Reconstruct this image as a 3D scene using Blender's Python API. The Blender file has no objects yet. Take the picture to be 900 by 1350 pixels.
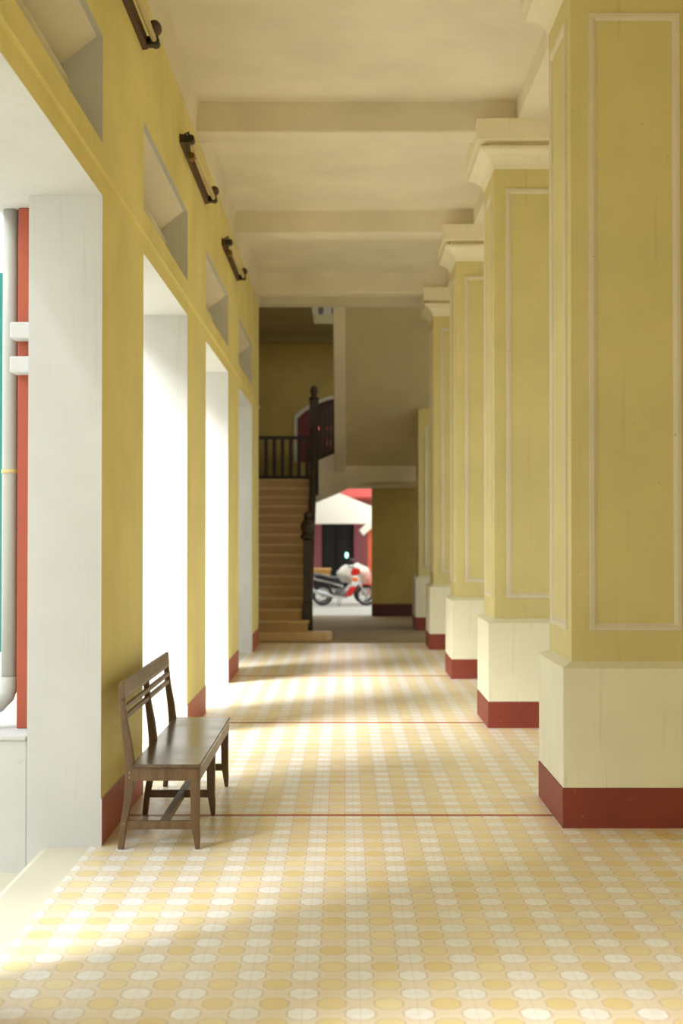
import bpy, bmesh, math, random
from mathutils import Vector, Matrix
random.seed(7)
S = bpy.context.scene
COL = S.collection

# ------------------------------------------------------------------ camera, world, sun, exposure
F_PX = 1766.0
CAM_H = 1.64
cam = bpy.data.cameras.new('camera')
cam.sensor_fit = 'VERTICAL'
cam.sensor_height = 36.0
cam.lens = F_PX / 1350 * 36.0
cam.clip_start, cam.clip_end = 0.05, 400
cam.dof.use_dof = True
cam.dof.focus_distance = 7.6
cam.dof.aperture_fstop = 2.2
camo = bpy.data.objects.new('camera', cam)
COL.objects.link(camo)
PITCH = math.atan(30 / F_PX)
YAW = math.atan(3 / F_PX)
camo.location = (0, 0, CAM_H)
camo.rotation_euler = (math.pi / 2 + PITCH, 0, YAW)
S.camera = camo

world = bpy.data.worlds.new('world')
S.world = world
world.use_nodes = True
wn = world.node_tree.nodes
bg = wn['Background']
bg.inputs['Color'].default_value = (0.94, 0.99, 1.0, 1)
bg.inputs['Strength'].default_value = 2.0

sun = bpy.data.lights.new('sun', 'SUN')
sun.energy = 6.2
sun.angle = math.radians(22)
sun.color = (1.0, 0.98, 0.95)
suno = bpy.data.objects.new('sun', sun)
COL.objects.link(suno)
SUN_EL = math.radians(42)
_d = Vector((0.77 * math.cos(SUN_EL), 0.64 * math.cos(SUN_EL), -math.sin(SUN_EL)))
suno.rotation_euler = _d.to_track_quat('-Z', 'Y').to_euler()
suno.location = (-12, -6, 14)

S.view_settings.view_transform = 'Standard'
S.view_settings.look = 'None'
S.view_settings.gamma = 1.0
S.view_settings.use_curve_mapping = False
S.view_settings.exposure = 0.19
try:
    S.cycles.max_bounces = 14
    S.cycles.diffuse_bounces = 10
    S.cycles.use_denoising = True
    S.cycles.sample_clamp_indirect = 8.0
except Exception:
    pass


# ------------------------------------------------------------------ colours and materials
def lin(r, g, b):
    f = lambda c: (c / 12.92 if c <= 0.04045 else ((c + 0.055) / 1.055) ** 2.4)
    return (f(r / 255), f(g / 255), f(b / 255), 1)


class NT:
    """small node-building helper"""
    def __init__(self, name):
        self.m = bpy.data.materials.new(name)
        self.m.use_nodes = True
        self.t = self.m.node_tree
        self.b = self.t.nodes['Principled BSDF']

    def n(self, typ, **kw):
        nd = self.t.nodes.new(typ)
        for k, v in kw.items():
            setattr(nd, k, v)
        return nd

    def link(self, a, b):
        self.t.links.new(a, b)

    def put(self, sock, v):
        if hasattr(v, 'is_output') or isinstance(v, bpy.types.NodeSocket):
            self.link(v, sock)
        else:
            sock.default_value = v

    def math(self, op, a, b=None, c=None, clamp=False):
        nd = self.n('ShaderNodeMath', operation=op)
        nd.use_clamp = clamp
        self.put(nd.inputs[0], a)
        if b is not None:
            self.put(nd.inputs[1], b)
        if c is not None:
            self.put(nd.inputs[2], c)
        return nd.outputs[0]

    def mix(self, f, a, b):
        nd = self.n('ShaderNodeMix', data_type='RGBA')
        self.put(nd.inputs[0], f)
        self.put(nd.inputs[6], a)
        self.put(nd.inputs[7], b)
        return nd.outputs[2]

    def noise(self, scale, detail=4, rough=0.55, vec=None, stretch=None):
        nd = self.n('ShaderNodeTexNoise')
        nd.inputs['Scale'].default_value = scale
        nd.inputs['Detail'].default_value = detail
        nd.inputs['Roughness'].default_value = rough
        v = vec
        if v is None:
            v = self.pos()
        if stretch:
            mp = self.n('ShaderNodeMapping')
            mp.inputs['Scale'].default_value = stretch
            self.link(v, mp.inputs['Vector'])
            v = mp.outputs[0]
        self.link(v, nd.inputs['Vector'])
        return nd.outputs['Fac']

    def pos(self):
        if not hasattr(self, '_p'):
            self._p = self.n('ShaderNodeTexCoord').outputs['Object']
        return self._p

    def ramp(self, fac, stops):
        nd = self.n('ShaderNodeValToRGB')
        el = nd.color_ramp.elements
        while len(el) < len(stops):
            el.new(0.5)
        for e, (p, c) in zip(el, stops):
            e.position = p
            e.color = c if len(c) == 4 else (*c, 1)
        self.put(nd.inputs[0], fac)
        return nd.outputs[0]

    def bump(self, h, strength=0.2, dist=0.01):
        nd = self.n('ShaderNodeBump')
        nd.inputs['Strength'].default_value = strength
        nd.inputs['Distance'].default_value = dist
        self.link(h, nd.inputs['Height'])
        self.link(nd.outputs[0], self.b.inputs['Normal'])


def plaster(name, c, dirt=None, rough=0.75, var=0.06, stain=0.35, streak=0.25):
    t = NT(name)
    big = t.noise(1.3, 5)
    fine = t.noise(40, 3)
    streaks = t.noise(3.0, 4, vec=None, stretch=(9, 9, 0.5))
    dark = tuple(x * (1 - var * 2.2) for x in c[:3]) + (1,)
    light = tuple(min(1, x * (1 + var)) for x in c[:3]) + (1,)
    col = t.mix(t.math('MULTIPLY_ADD', big, 2.4, -0.7, clamp=True), dark, light)
    if dirt:
        m = t.math('MULTIPLY_ADD', streaks, 5.0, -3.0, clamp=True)
        col = t.mix(t.math('MULTIPLY', m, streak), col, dirt)
        spots = t.noise(26, 2)
        sp = t.math('MULTIPLY_ADD', spots, 18, -13.2, clamp=True)
        col = t.mix(t.math('MULTIPLY', sp, stain), col, dirt)
    t.put(t.b.inputs['Base Color'], col)
    t.b.inputs['Roughness'].default_value = rough
    h = t.math('ADD', t.math('MULTIPLY', big, 1.0), t.math('MULTIPLY', fine, 0.12))
    t.bump(h, 0.12, 0.012)
    return t.m


def plain(name, c, rough=0.5, metal=0.0, var=0.12, scale=14, spec=None, bump=0.1):
    t = NT(name)
    n = t.noise(scale, 4)
    dark = tuple(x * (1 - var) for x in c[:3]) + (1,)
    light = tuple(min(1, x * (1 + var)) for x in c[:3]) + (1,)
    t.put(t.b.inputs['Base Color'], t.mix(n, dark, light))
    t.b.inputs['Roughness'].default_value = rough
    t.b.inputs['Metallic'].default_value = metal
    if spec is not None:
        t.b.inputs['Specular IOR Level'].default_value = spec
    if bump:
        t.bump(n, bump, 0.003)
    return t.m


def wood(name, c1, c2, axis='Y', rough=0.4, grain=30):
    t = NT(name)
    st = {'X': (0.06, 1, 1), 'Y': (1, 0.06, 1), 'Z': (1, 1, 0.06)}[axis]
    g = t.noise(grain, 6, 0.65, stretch=st)
    w = t.noise(3, 3)
    f = t.math('MULTIPLY_ADD', g, 1.7, -0.35, clamp=True)
    col = t.mix(f, c1, c2)
    col = t.mix(t.math('MULTIPLY', w, 0.35), col, tuple(x * 0.55 for x in c1[:3]) + (1,))
    t.put(t.b.inputs['Base Color'], col)
    t.put(t.b.inputs['Roughness'], t.math('MULTIPLY_ADD', w, 0.25, rough - 0.1))
    t.bump(g, 0.15, 0.002)
    return t.m


DIRT = lin(120, 105, 70)
M = {}
M['wall'] = plaster('yellow_wall_paint', lin(230, 217, 146), lin(170, 130, 60), stain=0.25, streak=0.2)
M['white'] = plaster('white_plaster', lin(208, 209, 207), lin(160, 154, 135), var=0.04, stain=0.3, streak=0.25)
M['ceil'] = plaster('ceiling_paint', lin(229, 221, 202), lin(170, 150, 105), var=0.05, stain=0.25, streak=0.0)
M['cap'] = plaster('capital_paint', lin(238, 231, 208), lin(160, 140, 90), var=0.04)
M['column'] = plaster('pale_yellow_column_paint', lin(217, 206, 147), lin(160, 135, 70), var=0.05, stain=0.35, streak=0.22)
M['plinth'] = plaster('plinth_paint', lin(240, 238, 214), lin(165, 145, 85), var=0.04, stain=0.45, streak=0.3)
M['mould'] = plaster('moulding_paint', lin(222, 214, 190), lin(130, 110, 70), var=0.05, stain=0.6, streak=0.1)
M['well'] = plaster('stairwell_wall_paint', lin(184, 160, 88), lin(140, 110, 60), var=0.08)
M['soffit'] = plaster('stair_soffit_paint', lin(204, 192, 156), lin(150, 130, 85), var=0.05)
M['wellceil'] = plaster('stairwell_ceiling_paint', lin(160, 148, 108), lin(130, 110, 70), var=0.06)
M['wellfloor'] = plaster('stairwell_floor_shaded', lin(168, 147, 108), lin(120, 102, 70), rough=0.85, var=0.08)  # darker floor colour stands in for the weak light at the far end
M['concrete'] = plaster('apron_concrete', lin(226, 221, 202), lin(170, 160, 125), var=0.05, stain=0.3, streak=0.0)
M['yard'] = plaster('yard_concrete', lin(178, 174, 162), lin(130, 125, 115), var=0.06, stain=0.5, streak=0.2)


def red_base(name, c1, c2):
    t = NT(name)
    n = t.noise(4, 4)
    col = t.mix(n, c1, c2)
    chips = t.noise(22, 3)
    m = t.math('MULTIPLY_ADD', chips, 22, -15.6, clamp=True)
    col = t.mix(t.math('MULTIPLY', m, 0.7), col, lin(214, 160, 130))
    t.put(t.b.inputs['Base Color'], col)
    t.b.inputs['Roughness'].default_value = 0.55
    t.bump(n, 0.2, 0.008)
    return t.m


M['red'] = red_base('red_column_base_paint', lin(122, 48, 34), lin(148, 66, 50))
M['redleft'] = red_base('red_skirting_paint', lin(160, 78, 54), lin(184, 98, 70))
M['redwood'] = plain('red_post_paint', lin(166, 76, 48), 0.5, var=0.12, scale=6)
M['pipe'] = plain('grey_plastic_pipe', lin(176, 176, 168), 0.4, var=0.05, scale=6)
M['collar'] = plain('yellowed_strap', lin(214, 190, 130), 0.5)
M['teal'] = plain('teal_shutter_paint', lin(30, 120, 110), 0.5)
M['rust'] = plain('rusty_brown_metal', lin(84, 58, 30), 0.6, 0.2, var=0.5, scale=30)
M['dark'] = plain('dark_bakelite', lin(34, 26, 18), 0.5, var=0.2)
M['tube'] = plain('dusty_glass_tube', lin(214, 196, 150), 0.35, var=0.12, scale=20)
M['brass'] = plain('old_brass', lin(128, 96, 40), 0.45, 0.5, var=0.3, scale=30)
M['bench'] = wood('worn_bench_wood', lin(70, 50, 30), lin(134, 104, 68), 'Z', 0.42)
M['benchY'] = wood('worn_bench_board', lin(74, 54, 34), lin(138, 110, 76), 'Y', 0.38)
M['peg'] = plain('peg_wood', lin(168, 138, 98), 0.5)
M['strip'] = plain('dull_red_tile', lin(176, 104, 76), 0.4, var=0.2, scale=5)
M['straw'] = plain('dry_straw', lin(226, 206, 150), 0.7)
M['seat'] = wood('polished_seat_board', lin(72, 58, 42), lin(122, 104, 82), 'Y', 0.19, 22)
M['darkwood'] = wood('dark_stair_wood', lin(30, 21, 13), lin(66, 47, 27), 'Z', 0.45)
M['step'] = wood('stair_tread_wood', lin(206, 174, 124), lin(230, 202, 154), 'X', 0.5, 8)
M['riser'] = wood('stair_riser_wood', lin(180, 146, 100), lin(210, 178, 128), 'X', 0.6, 8)
M['redshut'] = plain('dark_red_shutter', lin(112, 34, 26), 0.5)
M['black'] = plain('black_rubber', lin(24, 24, 24), 0.6)
M['blackp'] = plain('black_plastic', lin(36, 35, 38), 0.35)
M['chrome'] = plain('chrome', lin(200, 200, 200), 0.25, 0.9, var=0.05, bump=0)
M['silver'] = plain('silver_paint', lin(196, 194, 190), 0.3, 0.2, var=0.05, bump=0)
M['bikered'] = plain('red_bike_paint', lin(206, 40, 34), 0.3, var=0.05, bump=0)
M['bikewhite'] = plain('white_bike_paint', lin(232, 230, 224), 0.3, var=0.04, bump=0)
M['orange'] = plain('orange_lens', lin(240, 110, 30), 0.25, bump=0)
M['grey'] = plain('grey_engine_metal', lin(120, 118, 112), 0.4, 0.6)
M['canvas'] = plain('white_canopy_canvas', lin(214, 208, 194), 0.7, var=0.04)
M['roof'] = plain('red_roof_sheet', lin(148, 44, 32), 0.6)
M['mauve'] = plain('mauve_wall_paint', lin(150, 84, 88), 0.7)
M['orangep'] = plain('orange_post_paint', lin(196, 82, 46), 0.6)
M['gloom'] = plain('doorway_gloom_paint', lin(30, 28, 24), 0.7)  # near-black colour stands in for the unlit interior behind the doorway
M['crate'] = wood('yellow_crate_wood', lin(176, 126, 52), lin(216, 172, 96), 'X', 0.6)
M['pink'] = plain('pink_basket_wire', lin(232, 168, 150), 0.5)


def lamp_mat():
    t = NT('green_lamp_glass')
    t.b.inputs['Base Color'].default_value = lin(180, 240, 220)
    t.b.inputs['Emission Color'].default_value = lin(170, 255, 225)
    t.b.inputs['Emission Strength'].default_value = 2.2
    return t.m


M['lamp'] = lamp_mat()




def floor_mat():
    t = NT('patterned_cement_tiles')
    geo = t.pos()
    sep = t.n('ShaderNodeSeparateXYZ')
    # hand-laid wobble
    t.link(geo, sep.inputs[0])
    X, Y = sep.outputs[0], sep.outputs[1]
    P = 0.2

    def cell(v, off):
        q = t.math('DIVIDE', t.math('SUBTRACT', v, off), P)
        idx = t.math('ROUND', q)
        return t.math('ABSOLUTE', t.math('MULTIPLY', t.math('SUBTRACT', q, idx), P)), idx

    def octagon(au, av, kx, ky):
        a = t.math('DIVIDE', au, kx)
        b = t.math('DIVIDE', av, ky)
        return t.math('MAXIMUM', t.math('MAXIMUM', a, b), t.math('MULTIPLY', t.math('ADD', a, b), 0.68))

    OX, OY = 0.0575, 4.615
    ua, ia = cell(X, OX)
    va, ja = cell(Y, OY)
    ub, ib = cell(X, OX + P / 2)
    vb, jb = cell(Y, OY + P / 2)
    dw = octagon(ua, va, 0.050, 0.056)
    dy = octagon(ub, vb, 0.048, 0.053)

    def rnd(i, j, seed):
        c = t.n('ShaderNodeCombineXYZ')
        t.link(i, c.inputs[0]); t.link(j, c.inputs[1]); c.inputs[2].default_value = seed
        w = t.n('ShaderNodeTexWhiteNoise', noise_dimensions='3D')
        t.link(c.outputs[0], w.inputs['Vector'])
        return w.outputs['Value']

    wear = t.noise(2.2, 5)
    smudge = t.noise(9, 5, 0.65)
    grain = t.noise(60, 3)
    tan = t.mix(smudge, lin(234, 220, 193), lin(247, 240, 224))
    tan = t.mix(t.math('MULTIPLY_ADD', wear, 2.2, -0.8, clamp=True), tan, lin(236, 218, 186))
    white = t.mix(rnd(ia, ja, 1.0), lin(242, 242, 238), lin(250, 250, 247))
    white = t.mix(t.math('MULTIPLY_ADD', smudge, 2.4, -1.2, clamp=True), white, lin(232, 226, 208))
    yel = t.mix(rnd(ib, jb, 5.0), lin(234, 214, 154), lin(243, 230, 184))
    yel = t.mix(t.math('MULTIPLY_ADD', smudge, 2.0, -0.9, clamp=True), yel, lin(230, 210, 164))
    edge = t.math('MULTIPLY', t.math('SUBTRACT', grain, 0.5), 0.10)
    dw2 = t.math('ADD', dw, edge)
    dy2 = t.math('ADD', dy, edge)
    mw = t.math('LESS_THAN', dw2, 1.0)
    my = t.math('LESS_THAN', dy2, 1.0)
    lw = t.math('LESS_THAN', t.math('ABSOLUTE', t.math('SUBTRACT', dw2, 1.04)), 0.055)
    ly = t.math('LESS_THAN', t.math('ABSOLUTE', t.math('SUBTRACT', dy2, 1.04)), 0.055)
    col = t.mix(mw, tan, white)
    col = t.mix(my, col, yel)
    line = t.math('MULTIPLY', t.math('MAXIMUM', lw, ly), 0.55)
    col = t.mix(line, col, lin(188, 166, 142))
    # square tile joints
    j1 = t.math('LESS_THAN', ua, 0.0009)
    j2 = t.math('LESS_THAN', va, 0.0012)
    joint = t.math('MAXIMUM', j1, j2)
    col = t.mix(t.math('MULTIPLY', joint, 0.35), col, lin(150, 128, 100))
    # small chips of dirt
    spk = t.math('MULTIPLY_ADD', t.noise(55, 2), 26, -19.5, clamp=True)
    col = t.mix(t.math('MULTIPLY', spk, 0.8), col, lin(70, 50, 30))
    t.put(t.b.inputs['Base Color'], col)
    t.put(t.b.inputs['Roughness'], t.math('MULTIPLY_ADD', wear, 0.3, 0.2))
    t.b.inputs['Specular IOR Level'].default_value = 0.5
    hh = t.math('SUBTRACT', t.math('MULTIPLY', smudge, 0.6), t.math('MULTIPLY', joint, 0.5))
    t.bump(hh, 0.12, 0.006)
    return t.m


M['floor'] = floor_mat()


# ------------------------------------------------------------------ geometry helpers
class MB:
    def __init__(self):
        self.bm = bmesh.new()
        self.mi = 0

    def face(self, vs, smooth=False):
        try:
            f = self.bm.faces.new(vs)
            f.material_index = self.mi
            f.smooth = smooth
            return f
        except ValueError:
            return None

    def box(self, x0, x1, y0, y1, z0, z1):
        return self.hexa([(x0, y0, z0), (x1, y0, z0), (x1, y1, z0), (x0, y1, z0),
                          (x0, y0, z1), (x1, y0, z1), (x1, y1, z1), (x0, y1, z1)])

    def hexa(self, p):
        v = [self.bm.verts.new(q) for q in p]
        for f in ((3, 2, 1, 0), (4, 5, 6, 7), (0, 1, 5, 4), (1, 2, 6, 5), (2, 3, 7, 6), (3, 0, 4, 7)):
            self.face([v[i] for i in f])
        return self

    def prism(self, pts, a0, a1, axis='Y'):
        """polygon extruded along an axis. pts in the two other axes (X,Z for Y; Y,Z for X; X,Y for Z)"""
        def mk(p, a):
            return {'Y': (p[0], a, p[1]), 'X': (a, p[0], p[1]), 'Z': (p[0], p[1], a)}[axis]
        A = [self.bm.verts.new(mk(p, a0)) for p in pts]
        B = [self.bm.verts.new(mk(p, a1)) for p in pts]
        n = len(pts)
        self.face(A)
        self.face(B[::-1])
        for i in range(n):
            j = (i + 1) % n
            self.face([A[j], A[i], B[i], B[j]])
        return self

    def frustum(self, c0, s0, c1, s1):
        """box with different half-sizes at bottom (c0,s0) and top (c1,s1)"""
        p = []
        for c, s in ((c0, s0), (c1, s1)):
            for sx, sy in ((-1, -1), (1, -1), (1, 1), (-1, 1)):
                p.append((c[0] + sx * s[0], c[1] + sy * s[1], c[2]))
        return self.hexa(p)

    def tube(self, pts, r, n=10, cap=True, smooth=True):
        pts = [Vector(p) for p in pts]
        rs = r if isinstance(r, (list, tuple)) else [r] * len(pts)
        rings = []
        ref = None
        for i, p in enumerate(pts):
            d = (pts[min(i + 1, len(pts) - 1)] - pts[max(i - 1, 0)]).normalized()
            if ref is None:
                ref = Vector((0, 0, 1)) if abs(d.z) < 0.9 else Vector((1, 0, 0))
            u = d.cross(ref).normalized()
            w = u.cross(d).normalized()
            ref = w
            rings.append([self.bm.verts.new(p + (u * math.cos(2 * math.pi * k / n) + w * math.sin(2 * math.pi * k / n)) * rs[i]) for k in range(n)])
        for a, b in zip(rings, rings[1:]):
            for k in range(n):
                self.face([a[k], a[(k + 1) % n], b[(k + 1) % n], b[k]], smooth)
        if cap:
            self.face(rings[0][::-1])
            self.face(rings[-1])
        return self

    def ring(self, c, R, r, axis='Y', n=28, m=8):
        c = Vector(c)
        ax = {'X': (Vector((0, 1, 0)), Vector((0, 0, 1)), Vector((1, 0, 0))),
              'Y': (Vector((1, 0, 0)), Vector((0, 0, 1)), Vector((0, 1, 0))),
              'Z': (Vector((1, 0, 0)), Vector((0, 1, 0)), Vector((0, 0, 1)))}[axis]
        rr = []
        for i in range(n):
            a = 2 * math.pi * i / n
            e = ax[0] * math.cos(a) + ax[1] * math.sin(a)
            rr.append([self.bm.verts.new(c + e * (R + r * math.cos(2 * math.pi * k / m)) + ax[2] * r * math.sin(2 * math.pi * k / m)) for k in range(m)])
        for i in range(n):
            a, b = rr[i], rr[(i + 1) % n]
            for k in range(m):
                self.face([a[k], b[k], b[(k + 1) % m], a[(k + 1) % m]], True)
        return self

    def lathe(self, c, prof, n=20):
        """prof = [(r, z)] about a vertical axis at c"""
        rings = []
        for r, z in prof:
            rings.append([self.bm.verts.new((c[0] + r * math.cos(2 * math.pi * k / n), c[1] + r * math.sin(2 * math.pi * k / n), c[2] + z)) for k in range(n)])
        for a, b in zip(rings, rings[1:]):
            for k in range(n):
                self.face([a[k], a[(k + 1) % n], b[(k + 1) % n], b[k]], True)
        self.face(rings[0][::-1])
        self.face(rings[-1])
        return self

    def ellipsoid(self, c, s, rot=None, n=16, m=10):
        c = Vector(c)
        R = rot or Matrix.Identity(3)
        rings = []
        for i in range(1, m):
            th = math.pi * i / m
            rings.append([self.bm.verts.new(c + R @ Vector((s[0] * math.sin(th) * math.cos(2 * math.pi * k / n), s[1] * math.sin(th) * math.sin(2 * math.pi * k / n), -s[2] * math.cos(th)))) for k in range(n)])
        lo = self.bm.verts.new(c + R @ Vector((0, 0, -s[2])))
        hi = self.bm.verts.new(c + R @ Vector((0, 0, s[2])))
        for a, b in zip(rings, rings[1:]):
            for k in range(n):
                self.face([a[k], a[(k + 1) % n], b[(k + 1) % n], b[k]], True)
        for k in range(n):
            self.face([lo, rings[0][(k + 1) % n], rings[0][k]], True)
            self.face([hi, rings[-1][k], rings[-1][(k + 1) % n]], True)
        return self

    def sweep_rect(self, pts, ws, ds, side=(0, 1, 0)):
        """rectangle section (w along the in-plane normal, d along `side`) swept over pts"""
        side = Vector(side)
        pts = [Vector(p) for p in pts]
        rings = []
        for i, p in enumerate(pts):
            d = (pts[min(i + 1, len(pts) - 1)] - pts[max(i - 1, 0)]).normalized()
            u = side.cross(d).normalized()
            w, dd = ws[i] / 2, ds[i] / 2
            rings.append([self.bm.verts.new(p + u * a * w + side * b * dd) for a, b in ((-1, -1), (1, -1), (1, 1), (-1, 1))])
        for a, b in zip(rings, rings[1:]):
            for k in range(4):
                self.face([a[k], a[(k + 1) % 4], b[(k + 1) % 4], b[k]])
        self.face(rings[0][::-1])
        self.face(rings[-1])
        return self

    def build(self, name, mat, parent=None, bevel=0.0, seg=2, label=None):
        bmesh.ops.recalc_face_normals(self.bm, faces=self.bm.faces)
        if parent is not None:
            off = world_loc(parent)
            bmesh.ops.translate(self.bm, verts=self.bm.verts, vec=-off)
        me = bpy.data.meshes.new(name)
        self.bm.to_mesh(me)
        self.bm.free()
        for m in (mat if isinstance(mat, (list, tuple)) else [mat]):
            me.materials.append(m)
        o = bpy.data.objects.new(name, me)
        COL.objects.link(o)
        if parent is not None:
            o.parent = parent
        if bevel:
            b = o.modifiers.new('bevel', 'BEVEL')
            b.width = bevel
            b.segments = seg
            b.limit_method = 'ANGLE'
            b.angle_limit = math.radians(40)
        if label:
            o['label'] = label
        return o


def world_loc(o):
    v = Vector((0, 0, 0))
    while o is not None:
        v += Vector(o.location)
        o = o.parent
    return v


def tag(o, label=None, cat=None, group=None, kind=None):
    if label: o['label'] = label
    if cat: o['category'] = cat
    if group: o['group'] = group
    if kind: o['kind'] = kind
    return o


def thing(name, label, cat, loc, group=None):
    o = bpy.data.objects.new(name, None)
    o.empty_display_size = 0.2
    COL.objects.link(o)
    o.location = loc
    return tag(o, label, cat, group)


def struct(o, label=None):
    o['kind'] = 'structure'
    if label:
        o['label'] = label
    return o


def copy_tree(o, parent=None):
    c = o.copy()
    COL.objects.link(c)
    if parent is not None:
        c.parent = parent
    for ch in list(o.children):
        copy_tree(ch, c)
    return c


# ------------------------------------------------------------------ layout numbers
PITCH_Y = 3.87
WX_IN, WX_OUT = -1.28, -1.67
Z_CEIL = 5.36
Z_DOOR = 3.44
Z_T0, Z_T1 = 3.72, 4.29
PIER_W = 1.46
PIERS = [7.08 + PITCH_Y * k for k in (-2, -1, 0, 1, 2, 3)]
WALL_Y0, WALL_Y1 = -3.2, 20.12

# ------------------------------------------------------------------ the setting
m = MB()
m.box(-1.335, 4.4, -4, 20.3, -0.25, 0.0)
struct(m.build('floor', M['floor']), 'corridor floor of cream, ochre and tan patterned tiles')

m = MB()
m.box(-1.95, -1.335, 19.9, 20.3, -0.25, 0.0)
m.box(-1.95, 4.4, 20.3, 27.3, -0.25, 0.0)
struct(m.build('floor.001', M['wellfloor']), 'stairwell floor painted darker as shade')

m = MB()
m.prism([(-1.335, -0.3), (-1.335, -0.006), (-1.56, -0.008), (-1.60, -0.03), (-1.645, -0.10), (-1.68, -0.14), (-5.5, -0.2), (-5.5, -0.3)], -8, 19.9)
struct(m.build('trim_1', M['concrete']), 'pale concrete apron outside the doorways')

m = MB()
m.box(-60, 60, -30, 110, -0.6, -0.24)
struct(m.build('ground', M['yard']), 'pale concrete yard around the building')

# left wall with its doorways and transom openings
m = MB()
ys = [WALL_Y0] + sum([[p, p + PIER_W] for p in PIERS], [])
ys[-1] = WALL_Y1
for k in range(0, len(ys) - 1):
    a, b = ys[k], ys[k + 1]
    if k % 2 == 1:
        m.box(WX_OUT, WX_IN, a, b, -0.3, Z_CEIL + 0.1)
    elif k == 0:
        m.box(WX_OUT, WX_IN, a, b, -0.05, Z_CEIL + 0.1)
    else:
        m.box(WX_OUT, WX_IN, a, b, Z_DOOR, Z_T0)
        m.box(WX_OUT, WX_IN, a, b, Z_T1, Z_CEIL + 0.1)
bmesh.ops.remove_doubles(m.bm, verts=m.bm.verts, dist=1e-4)
for f in m.bm.faces:
    f.normal_update()
wl = m.build('wall_left', [M['wall'], M['white']])
for p in wl.data.polygons:
    p.material_index = 0 if (p.normal.x > 0.9) else 1
struct(wl, 'yellow wall pierced by tall white-lined doorways')

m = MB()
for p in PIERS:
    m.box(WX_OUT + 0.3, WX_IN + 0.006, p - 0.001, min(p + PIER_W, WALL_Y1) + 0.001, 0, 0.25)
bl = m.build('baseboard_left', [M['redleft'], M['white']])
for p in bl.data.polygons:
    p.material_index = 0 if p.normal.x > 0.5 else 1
struct(bl, 'red-brown painted base band on the left piers')

m = MB()
m.prism([(WX_IN - 0.01, 3.545), (WX_IN + 0.016, 3.545), (WX_IN + 0.022, 3.553), (WX_IN + 0.016, 3.561), (WX_IN - 0.01, 3.563)], WALL_Y0, WALL_Y1)
struct(m.build('trim_2', M['wall']), 'thin yellow ledge running above the doorways')

m = MB()
m.prism([(WX_IN - 0.01, 5.10), (WX_IN + 0.012, 5.10), (WX_IN + 0.03, 5.30), (WX_IN + 0.05, Z_CEIL + 0.02), (WX_IN - 0.01, Z_CEIL + 0.02)], WALL_Y0, WALL_Y1)
struct(m.build('trim_3', M['ceil']), 'cream cornice band along the top of the left wall')

# ceiling
m = MB()
m.box(-2.3, 4.6, -4, 20.6, Z_CEIL, Z_CEIL + 0.2)
struct(m.build('ceiling', M['ceil']), 'cream painted ceiling')
# cross beams
for i, k in enumerate((-2, -1, 0, 1, 2, 3)):
    yc = 7.08 + PITCH_Y * k + PIER_W / 2
    m = MB()
    y0 = yc - 0.23 if k < 3 else yc - 0.33
    m.box(WX_IN - 0.02, 1.6, y0, y0 + 0.32, 5.095, Z_CEIL + 0.02)
    struct(m.build('trim_%d' % (4 + i), M['ceil'], bevel=0.02), 'cream ceiling cross beam')
# long beam above the columns
m = MB()
m.box(1.478, 1.84, -4, 21.0, 5.17, Z_CEIL + 0.02)
struct(m.build('trim_10', M['ceil']), 'cream beam running above the columns')
# lintel before the stairwell
m = MB()
m.box(-1.95, 4.6, 20.3, 20.62, 5.15, 5.75)
struct(m.build('trim_11', M['ceil'], bevel=0.01), 'cream lintel at the mouth of the stairwell')

# far right interior wall and the wall behind the viewer
m = MB()
for k in range(-2, 5):
    y = 7.08 + PITCH_Y * k
    m.box(4.4, 4.6, max(y, -3.2), y + 1.5, -0.1, Z_CEIL + 0.1)
    m.box(4.4, 4.6, y + 1.5, y + PITCH_Y, 3.4 if k > -1 else 0.45, Z_CEIL + 0.1)
    m.box(4.4, 4.6, y + 1.5, y + PITCH_Y, -0.1, 0.5)
m.box(4.4, 4.6, 7.08 + PITCH_Y * 5, 27.3, -0.1, Z_CEIL + 0.1)
struct(m.build('wall_right', M['wall']), 'yellow wall beyond the columns')

m = MB()
m.box(WX_OUT, 4.4, -3.4, -3.2, -0.1, Z_CEIL + 0.1)
struct(m.build('wall_front', M['wall']), 'yellow end wall behind the viewer')

# overhang outside the left wall
m = MB()
m.box(-1.92, WX_OUT, -6, 20.2, Z_DOOR, Z_DOOR + 0.14)
struct(m.build('trim_12', M['white']), 'white slab overhang outside the doorways')

m = MB()
m.box(-5.7, -5.2, 2.0, 4.9, -0.3, 8.4)  # unseen pier added to keep the sun off the first jamb
m.box(-5.8, -5.1, 1.9, 5.0, 8.4, 8.52)
struct(m.build('wall_yard_shade', M['white']), 'unseen tall white yard pier added to shade the first doorway')

m = MB()
m.box(-14, -3.4, 15.4, 27.4, -0.3, 9.5)  # unseen wings added to shade the rear yard and last doorway
m.box(-14, -5.5, 27.4, 46, -0.3, 9.5)
m.box(6.0, 12, 27.4, 46, -0.3, 9.5)
struct(m.build('wall_wing_shade', M['white']), 'unseen white side wings added to shade the yard and last doorway')
m = MB()
m.box(-14.2, 5.0, 21.7, 27.6, 9.5, 9.7)  # unseen roof added to throw shade over the rear yard
m.box(-14, 4.6, 27.1, 27.4, 7.4, 9.5)
struct(m.build('roof', M['white']), 'unseen flat roof added to shade the rear yard')

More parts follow.
